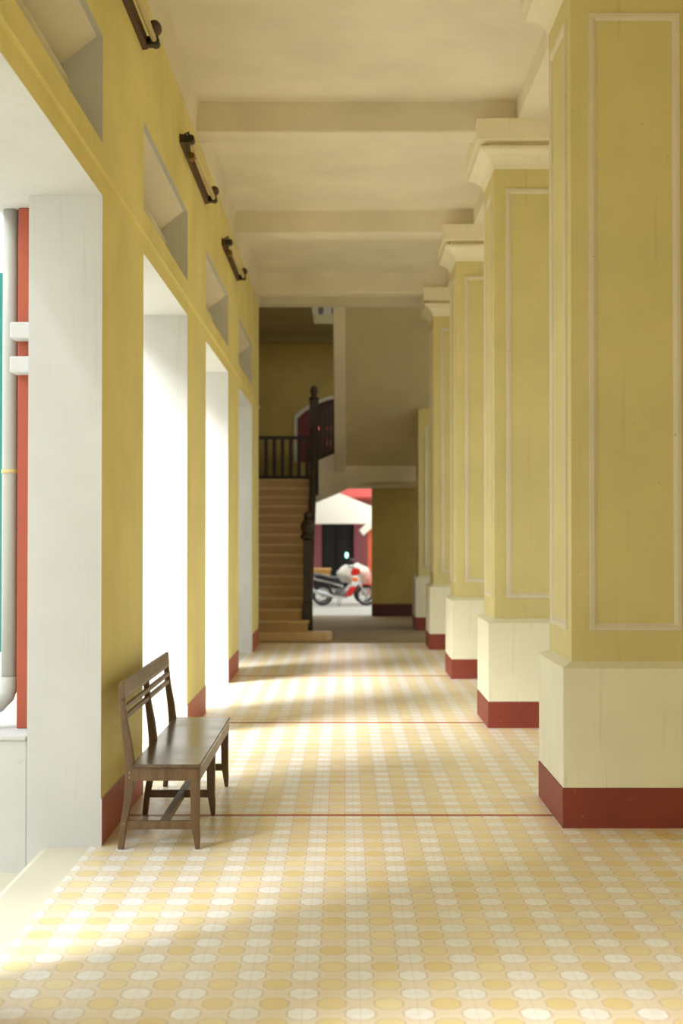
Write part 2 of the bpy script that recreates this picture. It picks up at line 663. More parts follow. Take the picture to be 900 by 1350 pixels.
# sloping louvre slabs in the transom openings
n_w = 0
for k in range(0, len(ys) - 1, 2):
    a, b = ys[k], ys[k + 1]
    if b < 3:
        continue
    n_w += 1
    e = bpy.data.objects.new('window_%d' % n_w, None)
    COL.objects.link(e)
    e.location = (-1.475, (a + b) / 2, Z_T0)
    struct(e, 'transom opening with sloping plaster slabs')
    mm = MB()
    mm.box(WX_OUT + 0.005, WX_OUT + 0.035, a - 0.01, b + 0.01, Z_T0, Z_T1)
    mm.build('back_slab', M['ceil'], e)
    for (xi, zi, xo, zo) in ((-1.30, 4.30, -1.52, 4.13), (-1.45, 4.03, -1.62, 3.88)):
        mm = MB()
        mm.prism([(xi, zi), (xo, zo), (xo - 0.02, zo + 0.05), (xi - 0.02, zi + 0.05)], a - 0.02, b + 0.02)
        mm.build('slab', M['ceil'], e)

# ------------------------------------------------------------------ columns
COL_X = 1.65
SH_X = 0.366           # shaft half width
SH_Y = 0.40            # shaft half depth
ORD = ['nearest column at the right edge, pale yellow with white-framed panel and red base',
       'second nearest column, pale yellow with cream capital, just behind the big right-edge one',
       'third column from the front, pale yellow shaft with cream capital',
       'fourth column from the front, narrow yellow shaft beside the stairwell',
       'farthest dim yellow column, just right of the brown wall below the landing']


def frame(mb, axis, at, u0, u1, z0, z1, w, out):
    """picture-frame moulding on a face: axis 'Y' faces -Y at y=at, axis 'X' faces -X at x=at"""
    def P(u, z, d):
        return (u, at - d, z) if axis == 'Y' else (at - d, u, z)
    prof = [(0.0, 0.0), (0.004, out), (w * 0.55, out), (w, 0.002), (w, -0.004), (0, -0.004)]
    loops = []
    for (ins, d) in prof:
        loops.append([mb.bm.verts.new(P(u, z, d)) for u, z in ((u0 + ins, z0 + ins), (u1 - ins, z0 + ins), (u1 - ins, z1 - ins), (u0 + ins, z1 - ins))])
    n = len(loops)
    for i in range(n):
        A, B = loops[i], loops[(i + 1) % n]
        for k in range(4):
            mb.face([A[k], A[(k + 1) % 4], B[(k + 1) % 4], B[k]])


def make_column(yf, label, short=False):
    """yf = front (camera side) of the plinth"""
    yc = yf + 0.46
    t = thing('column', label, 'column', (COL_X, yc, 0), 'yellow columns along the right side')
    px, py = COL_X - 1.226, 0.46
    m = MB(); m.box(COL_X - px - 0.004, COL_X + px + 0.004, yc - py - 0.004, yc + py + 0.004, -0.03, 0.222)
    m.build('base_band', M['red'], t, bevel=0.004, label='red-brown painted foot of the column')
    m = MB()
    m.box(COL_X - px, COL_X + px, yc - py, yc + py, 0.222, 0.895)
    m.build('plinth', M['plinth'], t, bevel=0.006)
    m = MB()
    m.frustum((COL_X, yc, 0.895), (px, py), (COL_X, yc, 0.925), (SH_X, SH_Y))
    m.build('plinth_slope', M['plinth'], t)
    if short:
        m = MB()
        ya, yb = yc - SH_Y, yc + SH_Y
        zf = lambda y: 2.79 + 0.6357 * (24.68 - y)
        xa, xb = COL_X - SH_X, COL_X + SH_X
        m.hexa([(xa, ya, 0.92), (xb, ya, 0.92), (xb, yb, 0.92), (xa, yb, 0.92), (xa, ya, zf(ya)), (xb, ya, zf(ya)), (xb, yb, zf(yb)), (xa, yb, zf(yb))])
        m.build('shaft', M['column'], t, bevel=0.004)
        m = MB()
        frame(m, 'Y', ya + 0.001, xa + 0.105, xb - 0.105, 1.095, zf(ya) - 0.3, 0.046, 0.013)
        m.build('panel_moulding', M['mould'], t)
        return t
    m = MB()
    m.frustum((COL_X, yc, 0.92), (SH_X, SH_Y), (COL_X, yc, 4.83), (SH_X - 0.004, SH_Y - 0.004))
    m.build('shaft', M['column'], t, bevel=0.006)
    m = MB()
    frame(m, 'Y', yc - SH_Y + 0.001, COL_X - SH_X + 0.105, COL_X + SH_X - 0.105, 1.095, 4.61, 0.046, 0.013)
    m.build('panel_moulding', M['mould'], t)
    m = MB()
    frame(m, 'X', COL_X - SH_X + 0.001, yc - SH_Y + 0.11, yc + SH_Y - 0.11, 1.095, 4.61, 0.046, 0.013)
    m.build('panel_moulding', M['mould'], t)
    # capital: cavetto, recess and abacus
    m = MB()
    prof = [(0.0, 4.78), (0.006, 4.80), (0.012, 4.82), (0.03, 4.85), (0.065, 4.885), (0.11, 4.91), (0.125, 4.92), (0.125, 4.945)]
    for (e0, z0), (e1, z1) in zip(prof, prof[1:]):
        m.frustum((COL_X, yc, z0), (SH_X + e0, SH_Y + e0), (COL_X, yc, z1), (SH_X + e1, SH_Y + e1))
    bmesh.ops.remove_doubles(m.bm, verts=m.bm.verts, dist=1e-5)
    m.build('capital', M['cap'], t)
    m = MB(); m.frustum((COL_X, yc, 4.945), (SH_X + 0.06, SH_Y + 0.06), (COL_X, yc, 4.992), (SH_X + 0.06, SH_Y + 0.06))
    m.build('capital_neck', M['cap'], t)
    m = MB(); m.frustum((COL_X, yc, 4.99), (SH_X + 0.15, SH_Y + 0.15), (COL_X, yc, 5.175), (SH_X + 0.15, SH_Y + 0.15))
    m.build('abacus', M['cap'], t, bevel=0.006)
    return t


for i, lab in enumerate(ORD):
    make_column(7.52 + PITCH_Y * i, lab, i == 4)
# the columns nearer than the frame still shade the floor
make_column(7.52 - PITCH_Y, 'yellow column beside the viewer, outside the right edge')

# red tile strips across the corridor
for i, yy in enumerate((7.86, 11.72, 15.6)):
    m = MB(); m.box(-1.27, 1.22, yy - 0.022, yy + 0.022, -0.05, 0.0025)
    struct(m.build('trim_%d' % (13 + i), M['strip']), 'thin red tile strip across the floor')

# ------------------------------------------------------------------ stairwell shell
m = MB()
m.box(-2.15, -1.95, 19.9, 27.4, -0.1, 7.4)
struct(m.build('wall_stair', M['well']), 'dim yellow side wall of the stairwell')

# back wall with doorway and arched window
ARC = [(math.cos(a), math.sin(a)) for a in [math.pi * i / 12 for i in range(13)]]
m = MB()
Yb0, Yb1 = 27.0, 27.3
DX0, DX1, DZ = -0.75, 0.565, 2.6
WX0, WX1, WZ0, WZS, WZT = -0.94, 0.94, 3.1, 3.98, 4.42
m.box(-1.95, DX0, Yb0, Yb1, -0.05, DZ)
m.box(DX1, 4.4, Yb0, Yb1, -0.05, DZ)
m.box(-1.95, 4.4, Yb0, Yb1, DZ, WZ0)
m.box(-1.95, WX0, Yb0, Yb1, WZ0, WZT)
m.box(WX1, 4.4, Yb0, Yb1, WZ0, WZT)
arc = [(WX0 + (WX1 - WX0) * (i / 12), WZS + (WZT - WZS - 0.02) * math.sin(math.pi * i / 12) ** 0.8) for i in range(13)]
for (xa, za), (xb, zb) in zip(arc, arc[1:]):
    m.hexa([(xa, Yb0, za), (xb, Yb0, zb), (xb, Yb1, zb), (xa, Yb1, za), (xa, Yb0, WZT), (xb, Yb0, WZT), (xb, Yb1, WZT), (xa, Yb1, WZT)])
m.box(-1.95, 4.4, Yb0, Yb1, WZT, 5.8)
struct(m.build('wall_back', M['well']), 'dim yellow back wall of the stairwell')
m = MB(); m.box(-1.95, 4.4, Yb0, Yb1, 5.8, 7.4)
struct(m.build('wall_back.001', M['canvas']), 'white upper floor wall')
m = MB(); m.box(DX1, 4.4, Yb0 - 0.03, Yb0 + 0.01, 0, 0.25)
struct(m.build('baseboard_back', plain('dark_red_skirting', lin(80, 34, 30), 0.6)), 'dark red base band of the back wall')

# arched window
e = bpy.data.objects.new('window_9', None); COL.objects.link(e); e.location = (0, Yb0, WZ0)
struct(e, 'arched window with white surround and dark red shutters')
m = MB()
outer = [(x * 1.0 + (-0.06 if x < 0 else 0.06) * (1 if i in (0, 12) else 0.6), z + 0.06) for i, (x, z) in enumerate(arc)]
for i in range(12):
    (xa, za), (xb, zb) = arc[i], arc[i + 1]
    (xc, zc), (xd, zd) = outer[i + 1], outer[i]
    m.prism([(xa, za), (xb, zb), (xc, zc), (xd, zd)], Yb0 - 0.04, Yb0 + 0.05)
m.box(WX0 - 0.06, WX0, Yb0 - 0.04, Yb0 + 0.05, WZ0, WZS + 0.02)
m.box(WX1, WX1 + 0.06, Yb0 - 0.04, Yb0 + 0.05, WZ0, WZS + 0.02)
m.build('surround', M['canvas'], e)
m = MB(); m.prism(arc + [(WX1, WZS - 0.08), (WX0, WZS - 0.08)], Yb0 + 0.08, Yb0 + 0.12)
m.build('arched_panel', M['redshut'], e)
m = MB()
# shutter board with a few small gaps letting daylight in
xs = [WX0, -0.52, -0.46, -0.34, -0.29, -0.26, -0.21, 0.2, 0.26, WX1]
zz = [WZ0, 3.46, 3.53, 3.76, 3.83, WZS - 0.08]
for i in range(len(xs) - 1):
    for j in range(len(zz) - 1):
        if (j in (1, 3)) and (i in (1, 3, 5, 7)) and not (i == 1 and j == 1):
            continue
        m.box(xs[i], xs[i + 1], Yb0 + 0.09, Yb0 + 0.12, zz[j], zz[j + 1])
m.build('shutter', M['redshut'], e)

# stairwell ceiling with the upper floor opening
m = MB()
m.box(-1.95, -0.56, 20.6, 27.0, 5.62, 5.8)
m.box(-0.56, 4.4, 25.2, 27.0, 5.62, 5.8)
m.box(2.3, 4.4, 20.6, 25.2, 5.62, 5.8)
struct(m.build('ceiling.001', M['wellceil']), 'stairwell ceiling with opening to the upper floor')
m = MB()
m.box(-1.95, 4.4, 26.7, 27.0, 5.5, 5.64)
struct(m.build('trim_16', M['wellceil'], bevel=0.02), 'cornice at the top of the stairwell back wall')
m = MB()
m.box(-2.2, 4.6, 21.8, 27.4, 7.4, 7.55)
struct(m.build('ceiling.002', M['ceil']), 'upper floor ceiling above the stairs')

# landing
m = MB()
m.box(-1.95, 4.4, 24.7, 27.0, 2.57, 2.66)
struct(m.build('floor.002', M['soffit']), 'stair landing floor')
m = MB()
m.prism([(-0.52, 2.25), (-0.34, 2.30), (-0.1, 2.40), (0.12, 2.51), (0.34, 2.585), (0.6, 2.61), (2.3, 2.61), (2.3, 2.92), (0.3, 2.92), (-0.16, 3.13), (-0.52, 2.98)], 24.52, 24.7)
struct(m.build('trim_17', M['ceil'], bevel=0.015), 'cream curved fascia below the landing')

# ------------------------------------------------------------------ staircase
st = thing('staircase', 'wooden staircase rising to the landing at the far end of the corridor', 'staircase', (-1.2, 20.6, 0))
NR, RISE, TREAD = 16, 2.66 / 16, 0.275
m = MB()
pl = [(-1.6, 20.6), (-0.45, 20.6), (-0.27, 20.66), (-0.18, 20.8), (-0.2, 20.95), (-0.3, 21.04), (-0.5, 21.06), (-1.95, 21.06), (-1.95, 20.6)]
m.prism(pl, 0.0, 0.14, 'Z')
m.build('step', M['step'], st, bevel=0.015, label='wide rounded bottom step')
for i in range(1, NR):
    y0 = 20.74 + TREAD * (i - 1)
    m = MB()
    z1 = 0.14 + (2.66 - 0.14) / (NR - 1) * i
    m.mi = 1
    m.box(-1.95, -0.56, y0, y0 + TREAD + 0.05, z1 - 0.175, z1 - 0.03)
    m.mi = 0
    m.box(-1.95, -0.54, y0 - 0.03, y0 + TREAD + 0.05, z1 - 0.035, z1)
    m.build('step', [M['step'], M['riser']], st, bevel=0.006)
m = MB()
m.prism([(20.95, 0.0), (21.15, 0.48), (24.7, 2.74), (24.7, 2.3), (21.3, 0.0)], -0.57, -0.51, 'X')
m.build('stringer', M['darkwood'], st)


def newel(name, x, y, z0, ztop, half, parent, slim=False):
    m = MB()
    h = ztop - z0
    if slim:
        m.box(x - half, x + half, y - half, y + half, z0, z0 + h * 0.87)
        m.lathe((x, y, z0), [(half * 1.15, h * 0.87), (half * 1.2, h * 0.885), (half * 0.7, h * 0.9), (half * 0.6, h * 0.91), (half * 0.85, h * 0.935), (half * 0.88, h * 0.965), (half * 0.6, h * 0.99), (half * 0.2, h)], 16)
        return m.build(name, M['darkwood'], parent, bevel=0.008)
    m.box(x - half, x + half, y - half, y + half, z0, z0 + h * 0.24)
    k = half * 0.82
    m.box(x - k, x + k, y - k, y + k, z0 + h * 0.24, z0 + h * 0.76)
    hb = half * 0.95
    prof = [(k * 0.9, h * 0.76), (half * 1.35, h * 0.78), (half * 1.4, h * 0.8), (half * 0.9, h * 0.82), (half * 1.3, h * 0.85), (half * 1.35, h * 0.89),
            (half * 0.85, h * 0.93), (half * 0.5, h * 0.945), (half * 0.75, h * 0.965), (half * 0.7, h * 0.985), (half * 0.3, h)]
    m.lathe((x, y, z0), [(r, z) for r, z in prof], 16)
    return m.build(name, M['darkwood'], parent, bevel=0.008)


newel('newel_post', -0.57, 21.02, 0.14, 2.0, 0.082, st)
nl = newel('newel_post', -0.545, 24.58, 2.36, 4.38, 0.084, st, True)
# raking handrail with balusters on the first flight
m = MB()
m.sweep_rect([(-0.565, 21.1, 1.18), (-0.56, 22.5, 2.0), (-0.55, 24.5, 3.62)], [0.07] * 3, [0.08] * 3, side=(1, 0, 0))
hr = m.build('handrail', M['darkwood'], st, bevel=0.01)
for i in range(11):
    y = 21.35 + i * 0.29
    z0 = 0.14 + (y - 20.74) / TREAD * 0.168
    z1 = 1.18 + (y - 21.1) * 0.66
    m = MB()
    m.lathe((-0.555, y, z0), [(0.024, 0), (0.024, 0.12), (0.016, 0.16), (0.028, (z1 - z0) * 0.45), (0.016, (z1 - z0) * 0.85), (0.022, z1 - z0)], 8)
    m.build('baluster', M['darkwood'], st)

# second flight coming back towards the corridor, its cream soffit seen from below
s2 = thing('staircase', 'upper stair flight seen from below as a sloping cream soffit', 'staircase', (0.9, 22.6, 2.66))
SL = (5.45 - 2.92) / (24.6 - 20.62)
top = []
m = MB()
n2 = 16
pts = [(24.68, 2.80), (20.64, 2.80 + SL * 4.04)]
y, z = 20.64, 2.80 + SL * 4.04 + 0.1
pts.append((y, z + 0.1))
step_y = 4.04 / 14
for i in range(14):
    pts.append((20.64 + step_y * (i + 1), z + 0.18 - SL * step_y * i))
    pts.append((20.64 + step_y * (i + 1), z + 0.18 - SL * step_y * (i + 1)))
m.prism(pts, -0.12, 2.22, 'X')
m.build('flight', M['soffit'], s2)
m = MB()
m.prism([(24.68, 2.68), (20.64, 2.68 + SL * 4.04), (20.64, 3.06 + SL * 4.04), (24.68, 3.06)], -0.165, 0.03, 'X')
m.build('stringer', M['ceil'], s2, bevel=0.01)

# short railing between landing newel and the upper flight
def railing(name, label, cat, x0, x1, y, zb, zt, n, slope=0.0, group=None, rb=0.02):
    t = thing(name, label, cat, ((x0 + x1) / 2, y, zb), group)
    dz = slope * (x1 - x0)
    m = MB(); m.hexa([(x0, y - 0.035, zt - 0.07), (x1, y - 0.035, zt - 0.07 + dz), (x1, y + 0.035, zt - 0.07 + dz), (x0, y + 0.035, zt - 0.07),
                      (x0, y - 0.035, zt), (x1, y - 0.035, zt + dz), (x1, y + 0.035, zt + dz), (x0, y + 0.035, zt)])
    m.build('handrail', M['darkwood'], t, bevel=0.008)
    m = MB(); m.hexa([(x0, y - 0.03, zb), (x1, y - 0.03, zb + dz), (x1, y + 0.03, zb + dz), (x0, y + 0.03, zb),
                      (x0, y - 0.03, zb + 0.08), (x1, y - 0.03, zb + 0.08 + dz), (x1, y + 0.03, zb + 0.08 + dz), (x0, y + 0.03, zb + 0.08)])
    m.build('bottom_rail', M['darkwood'], t, bevel=0.006)
    for i in range(n):
        x = x0 + (x1 - x0) * (i + 0.5) / n
        d = slope * (x - x0)
        m = MB(); m.box(x - rb, x + rb, y - rb, y + rb, zb + 0.06 + d, zt - 0.05 + d)
        m.build('baluster', M['darkwood'], t)
    return t


railing('landing_railing', 'dark wooden railing with upright balusters above the top of the stairs', 'railing', -1.93, -0.64, 26.3, 2.72, 3.58, 8, rb=0.036)
railing('landing_railing', 'short sloping dark railing in front of the red arched window', 'railing', -0.458, -0.17, 24.61, 3.02, 3.98, 4, slope=0.45, rb=0.028)
railing('upper_railing', 'small piece of dark railing on the upper floor, high at the stairwell ceiling', 'railing', -0.56, 2.2, 25.28, 5.66, 6.6, 11, rb=0.05)

# ------------------------------------------------------------------ left exterior: block, red post, downpipe, clamps
lb = MB()
lb.prism([(-1.672, -0.25), (-1.672, 0.555), (-3.2, 0.555), (-3.2, -0.25)], 7.085, 8.5)
lb.box(-3.2, -1.672, 7.07, 8.5, 0.555, 0.58)
tag(lb.build('low_plaster_block', M['white'], bevel=0.008), 'low white plaster wall with a ledge, below the downpipe at the left edge', 'wall ledge')
rp = MB(); rp.box(-1.79, -1.69, 7.34, 7.44, 0.58, Z_DOOR - 0.001)
tag(rp.build('red_post', M['redwood'], bevel=0.006), 'narrow orange-red post standing on the low white ledge', 'post')
for z0, lab in ((2.70, 'upper of the two short white brackets across the red post'), (2.515, 'lower of the two short white brackets across the red post')):
    b = MB(); b.box(-1.80, -1.671, 7.20, 7.335, z0, z0 + 0.088)
    tag(b.build('wall_bracket', M['white'], bevel=0.008), lab, 'bracket', 'white brackets on the red post')
dp = thing('downpipe', 'grey rainwater downpipe beside the red post at the left edge', 'pipe', (-1.845, 7.40, 0.58))
m = MB(); m.tube([(-1.845, 7.40, z) for z in (Z_DOOR - 0.001, 2.6, 1.8, 0.80)], 0.043, 20)
m.build('pipe', M['pipe'], dp)
m = MB(); m.tube([(-1.845, 7.40, 0.86), (-1.845, 7.40, 0.80), (-1.86, 7.395, 0.755), (-1.90, 7.37, 0.71), (-2.0, 7.32, 0.645)], [0.049, 0.049, 0.049, 0.048, 0.046], 20)
m.build('elbow', M['pipe'], dp)
m = MB(); m.tube([(-1.845, 7.40, 1.978), (-1.845, 7.40, 2.0)], 0.047, 20)
m.build('strap', M['collar'], dp, label='yellowed strap')
m = MB()
m.box(-2.5, -2.155, 8.45, 8.5, 0.9, 3.3)
tp = thing('shutter', 'teal wooden shutter just visible left of the downpipe', 'shutter', (-2.33, 8.47, 0.58))
m.build('panel', M['teal'], tp, bevel=0.005)
m = MB()
for q in range(10):
    m.box(-2.45, -2.2, 8.43, 8.452, 0.98 + q * 0.23, 1.12 + q * 0.23)
m.build('slats', M['teal'], tp)
m = MB(); m.box(-2.4, -2.34, 8.44, 8.5, 0.58, 0.9)
m.build('foot', M['teal'], tp)

# ------------------------------------------------------------------ tube light fittings on the left wall
def tube_light(y0, y1, z, label):
    xw = WX_IN
    t = thing('tube_light', label, 'wall light', (xw, (y0 + y1) / 2, z), 'tube lights high on the left wall')
    m = MB()
    m.prism([(xw - 0.002, z - 0.035), (xw + 0.035, z - 0.03), (xw + 0.04, z + 0.03), (xw - 0.002, z + 0.035)], y0 + 0.02, y1 - 0.02)
    m.build('tray', M['rust'], t, bevel=0.004)
    m = MB()
    m.tube([(xw + 0.085, y0 + 0.1, z), (xw + 0.085, y1 - 0.1, z)], 0.019, 14)
    m.build('tube', M['tube'], t)
    for yy in (y0 + 0.07, y1 - 0.07):
        m = MB()
        m.box(xw + 0.03, xw + 0.11, yy - 0.035, yy + 0.035, z - 0.028, z + 0.028)
        m.tube([(xw + 0.085, yy - 0.05, z), (xw + 0.085, yy + 0.05, z)], 0.03, 12)
        m.build('end_holder', M['dark'], t, bevel=0.006)
    m = MB(); m.tube([(xw + 0.06, y0 + 0.30, z - 0.055), (xw + 0.06, y0 + 0.40, z - 0.055)], 0.026, 12)
    m.build('starter', M['brass'], t)
    m = MB(); m.ellipsoid((xw + 0.10, y1 - 0.16, z + 0.055), (0.04, 0.09, 0.04))
    m.build('lamp_cap', M['rust'], t)
    m = MB(); m.tube([(xw + 0.03, y0 + 0.05, z + 0.03), (xw + 0.06, y0 + 0.12, z + 0.075), (xw + 0.04, y0 + 0.3, z + 0.05), (xw + 0.03, y0 + 0.5, z + 0.033)], 0.008, 6)
    m.build('wire', M['dark'], t)
    return t


tube_light(6.50, 8.50, 4.76, 'rusty tube light nearest the viewer, cut by the top edge')
tube_light(10.36, 12.36, 4.73, 'rusty tube light in the middle of the three on the left wall')
tube_light(13.95, 16.0, 4.71, 'farthest of the three rusty tube lights on the left wall')

# ------------------------------------------------------------------ bench
BY0, BY1 = 7.0, 8.78
bn = thing('bench', 'old brown wooden bench with slatted back beside the left wall', 'bench', (-0.95, 7.9, 0))
m = MB()
m.box(-1.105, -0.742, BY0 - 0.02, BY1 + 0.02, 0.428, 0.446)
m.build('seat', M['seat'], bn, bevel=0.006)
POST_Y = (BY0 + 0.02, 7.87, BY1 - 0.02)
posts = []
for yy in POST_Y:
    m = MB()
    P = [(-1.163, 0.0), (-1.150, 0.12), (-1.126, 0.25), (-1.117, 0.36), (-1.117, 0.45), (-1.127, 0.54), (-1.146, 0.66), (-1.156, 0.76), (-1.163, 0.862)]
    w = [0.030, 0.034, 0.040, 0.046, 0.048, 0.044, 0.036, 0.032, 0.028]
    m.sweep_rect([(x, yy, z) for x, z in P], w, [0.038] * 9)
    m.build('rear_leg', M['bench'], bn, bevel=0.005)
for yy in (BY0 + 0.02, 7.85, BY1 - 0.03):
    m = MB()
    P = [(-0.763, 0.0), (-0.766, 0.06), (-0.774, 0.13), (-0.775, 0.3), (-0.775, 0.428)]
    w = [0.022, 0.034, 0.044, 0.048, 0.050]
    m.sweep_rect([(x, yy, z) for x, z in P], w, [0.026, 0.036, 0.042, 0.046, 0.046])
    m.build('front_leg', M['bench'], bn, bevel=0.005)
for yy in (BY0 + 0.02, 7.86, BY1 - 0.025):
    m = MB(); m.box(-1.145, -0.775, yy - 0.014, yy + 0.014, 0.105, 0.148)
    m.build('stretcher', M['bench'], bn, bevel=0.004)
m = MB(); m.box(-0.965, -0.925, BY0 + 0.02, BY1 - 0.02, 0.110, 0.146)
m.build('long_stretcher', M['benchY'], bn, bevel=0.004)
m = MB(); m.box(-0.768, -0.748, BY0, BY1, 0.358, 0.428)
m.build('front_apron', M['benchY'], bn, bevel=0.003)
m = MB(); m.box(-1.110, -1.090, BY0, BY1, 0.358, 0.428)
m.build('rear_apron', M['benchY'], bn, bevel=0.003)
for yy in (BY0 + 0.008, BY1 - 0.008):
    m = MB(); m.box(-1.11, -0.757, yy - 0.012, yy + 0.012, 0.358, 0.428)
    m.build('end_apron', M['bench'], bn, bevel=0.003)
m = MB()
m.prism([(-1.168, 0.872), (-1.148, 0.874), (-1.142, 0.80), (-1.147, 0.775), (-1.163, 0.775)], BY0 - 0.005, BY1 + 0.005)
m.build('top_rail', M['benchY'], bn, bevel=0.005)
for zz0 in (0.722, 0.672):
    m = MB(); m.box(-1.158, -1.136, BY0, BY1, zz0, zz0 + 0.026)
    m.build('back_slat', M['benchY'], bn, bevel=0.004)
for (x, z) in ((-1.117, 0.40), (-1.117, 0.375), (-1.145, 0.135), (-0.772, 0.40), (-0.772, 0.135)):
    m = MB(); m.tube([(x, BY0 - 0.001, z), (x, BY0 + 0.01, z)], 0.0045, 8)
    m.build('peg', M['peg'], bn, label='pale wooden peg')

# ------------------------------------------------------------------ yard behind the stairwell: bikes, canopy building
GZ = -0.24


def wheel(x, y, R, parent, mat_rim):
    m = MB(); m.ring((x, y, GZ + R), R - 0.035, 0.035, 'Y', 30, 8)
    w = m.build('wheel', M['black'], parent)
    m = MB()
    m.ring((x, y, GZ + R), R - 0.075, 0.014, 'Y', 30, 6)
    m.tube([(x, y - 0.05, GZ + R), (x, y + 0.05, GZ + R)], 0.045, 12)
    for k in range(10):
        a = 2 * math.pi * k / 10
        m.tube([(x, y, GZ + R), (x + (R - 0.07) * math.cos(a), y, GZ + R + (R - 0.07) * math.sin(a))], 0.007, 5)
    m.build('rim', mat_rim, w)
    return w


def motorbike(x0, y, label, body, accent, shield, with_box):
    """underbone motorbike in profile, front to +X; x0 = rear axle"""
    t = thing('motorbike', label, 'motorbike', (x0 + 0.58, y, GZ), 'motorbikes parked in the yard')
    R = 0.275
    z = lambda h: GZ + h
    wheel(x0, y, R, t, M['chrome'])
    wheel(x0 + 1.16, y, R, t, M['chrome'])
    # frame and engine
    m = MB()
    m.ellipsoid((x0 + 0.55, y, z(0.30)), (0.17, 0.11, 0.10))
    m.tube([(x0 + 0.42, y, z(0.30)), (x0 + 0.72, y, z(0.34))], 0.075, 12)
    m.build('engine', M['grey'], t)
    m = MB()
    m.tube([(x0, y + 0.09, z(R)), (x0 + 0.42, y + 0.09, z(0.28))], 0.025, 8)
    m.tube([(x0, y - 0.09, z(R)), (x0 + 0.42, y - 0.09, z(0.28))], 0.025, 8)
    m.build('swing_arm', M['grey'], t)
    # seat
    m = MB()
    m.prism([(x0 - 0.25, z(0.82)), (x0 - 0.05, z(0.83)), (x0 + 0.2, z(0.76)), (x0 + 0.44, z(0.74)), (x0 + 0.5, z(0.69)), (x0 + 0.2, z(0.68)), (x0 - 0.2, z(0.74))], y - 0.12, y + 0.12)
    m.build('seat', M['blackp'], t, bevel=0.03)
    # tail / side body
    m = MB()
    m.prism([(x0 - 0.38, z(0.76)), (x0 - 0.2, z(0.73)), (x0 + 0.5, z(0.66)), (x0 + 0.56, z(0.46)), (x0 + 0.34, z(0.45)), (x0 + 0.0, z(0.57)), (x0 - 0.34, z(0.70))], y - 0.105, y + 0.105)
    bd = m.build('side_panel', M['blackp'], t, bevel=0.025)
    m = MB()
    m.prism([(x0 - 0.36, z(0.745)), (x0 - 0.1, z(0.70)), (x0 + 0.54, z(0.54)), (x0 + 0.56, z(0.47)), (x0 + 0.2, z(0.60)), (x0 - 0.3, z(0.70))], y - 0.115, y + 0.115)
    m.build('stripe', accent, bd, bevel=0.01)
    m = MB()
    m.prism([(x0 - 0.30, z(0.68)), (x0 + 0.02, z(0.58)), (x0 + 0.08, z(0.50)), (x0 - 0.2, z(0.50)), (x0 - 0.32, z(0.58))], y - 0.06, y + 0.06)
    m.build('rear_fender', M['blackp'], t, bevel=0.02)
    # exhaust
    m = MB()
    m.tube([(x0 + 0.6, y - 0.13, z(0.24)), (x0 + 0.3, y - 0.15, z(0.24)), (x0 + 0.2, y - 0.16, z(0.27)), (x0 - 0.32, y - 0.17, z(0.42))], [0.02, 0.024, 0.042, 0.05], 12)
    m.build('exhaust', M['chrome'], t)
    # leg shield and front
    m = MB()
    m.prism([(x0 + 0.60, z(0.24)), (x0 + 0.78, z(0.26)), (x0 + 0.90, z(0.50)), (x0 + 0.75, z(0.52)), (x0 + 0.66, z(0.40))], y - 0.16, y + 0.16)
    m.build('leg_shield', shield, t, bevel=0.03)
    m = MB()
    m.prism([(x0 + 0.75, z(0.52)), (x0 + 0.90, z(0.50)), (x0 + 0.98, z(0.66)), (x0 + 0.94, z(0.80)), (x0 + 0.82, z(0.80)), (x0 + 0.77, z(0.62))], y - 0.15, y + 0.15)
    m.build('front_panel', M['bikewhite'], t, bevel=0.03)
    m = MB()
    m.prism([(x0 + 0.74, z(0.82)), (x0 + 0.90, z(0.78)), (x0 + 1.02, z(0.86)), (x0 + 0.98, z(0.98)), (x0 + 0.84, z(1.02)), (x0 + 0.76, z(0.96))], y - 0.11, y + 0.11)
    hd = m.build('front_cowl', shield, t, bevel=0.035)
    m = MB(); m.ellipsoid((x0 + 1.0, y, z(0.91)), (0.05, 0.08, 0.06))
    m.build('headlight', M['bikewhite'], hd)
    m = MB(); m.ellipsoid((x0 + 0.86, y - 0.14, z(0.70)), (0.09, 0.04, 0.055))
    m.build('indicator', M['orange'], t, label='orange indicator lens')
    m = MB()
    m.tube([(x0 + 0.92, y - 0.07, z(0.68)), (x0 + 1.16, y - 0.07, z(R))], 0.026, 10)
    m.tube([(x0 + 0.92, y + 0.07, z(0.68)), (x0 + 1.16, y + 0.07, z(R))], 0.026, 10)
    m.build('fork', M['chrome'], t)
    m = MB()
    a = [math.pi * (0.12 + 0.62 * i / 8) for i in range(9)]
    op = [(x0 + 1.16 + 0.31 * math.cos(q), z(R) + 0.31 * math.sin(q)) for q in a]
    ip = [(x0 + 1.16 + 0.285 * math.cos(q), z(R) + 0.285 * math.sin(q)) for q in a]
    for i in range(8):
        m.prism([op[i], op[i + 1], ip[i + 1], ip[i]], y - 0.06, y + 0.06)
    m.build('front_fender', shield, t)
    # handlebar and mirrors
    m = MB()
    m.tube([(x0 + 0.74, y - 0.34, z(1.02)), (x0 + 0.84, y - 0.12, z(1.0)), (x0 + 0.84, y + 0.12, z(1.0)), (x0 + 0.74, y + 0.34, z(1.02))], 0.014, 8)
    m.build('handlebar', M['blackp'], t)
    for s in (-1, 1):
        m = MB()
        m.tube([(x0 + 0.80, y + s * 0.24, z(1.01)), (x0 + 0.80, y + s * 0.30, z(1.16))], 0.007, 6)
        m.ellipsoid((x0 + 0.80, y + s * 0.31, z(1.2)), (0.02, 0.07, 0.045))
        m.build('mirror', M['blackp'], t)
    m = MB()
    m.tube([(x0 + 0.5, y - 0.12, z(0.24)), (x0 + 0.44, y - 0.24, z(0.0))], 0.012, 6)
    m.build('kickstand', M['grey'], t)
    return t


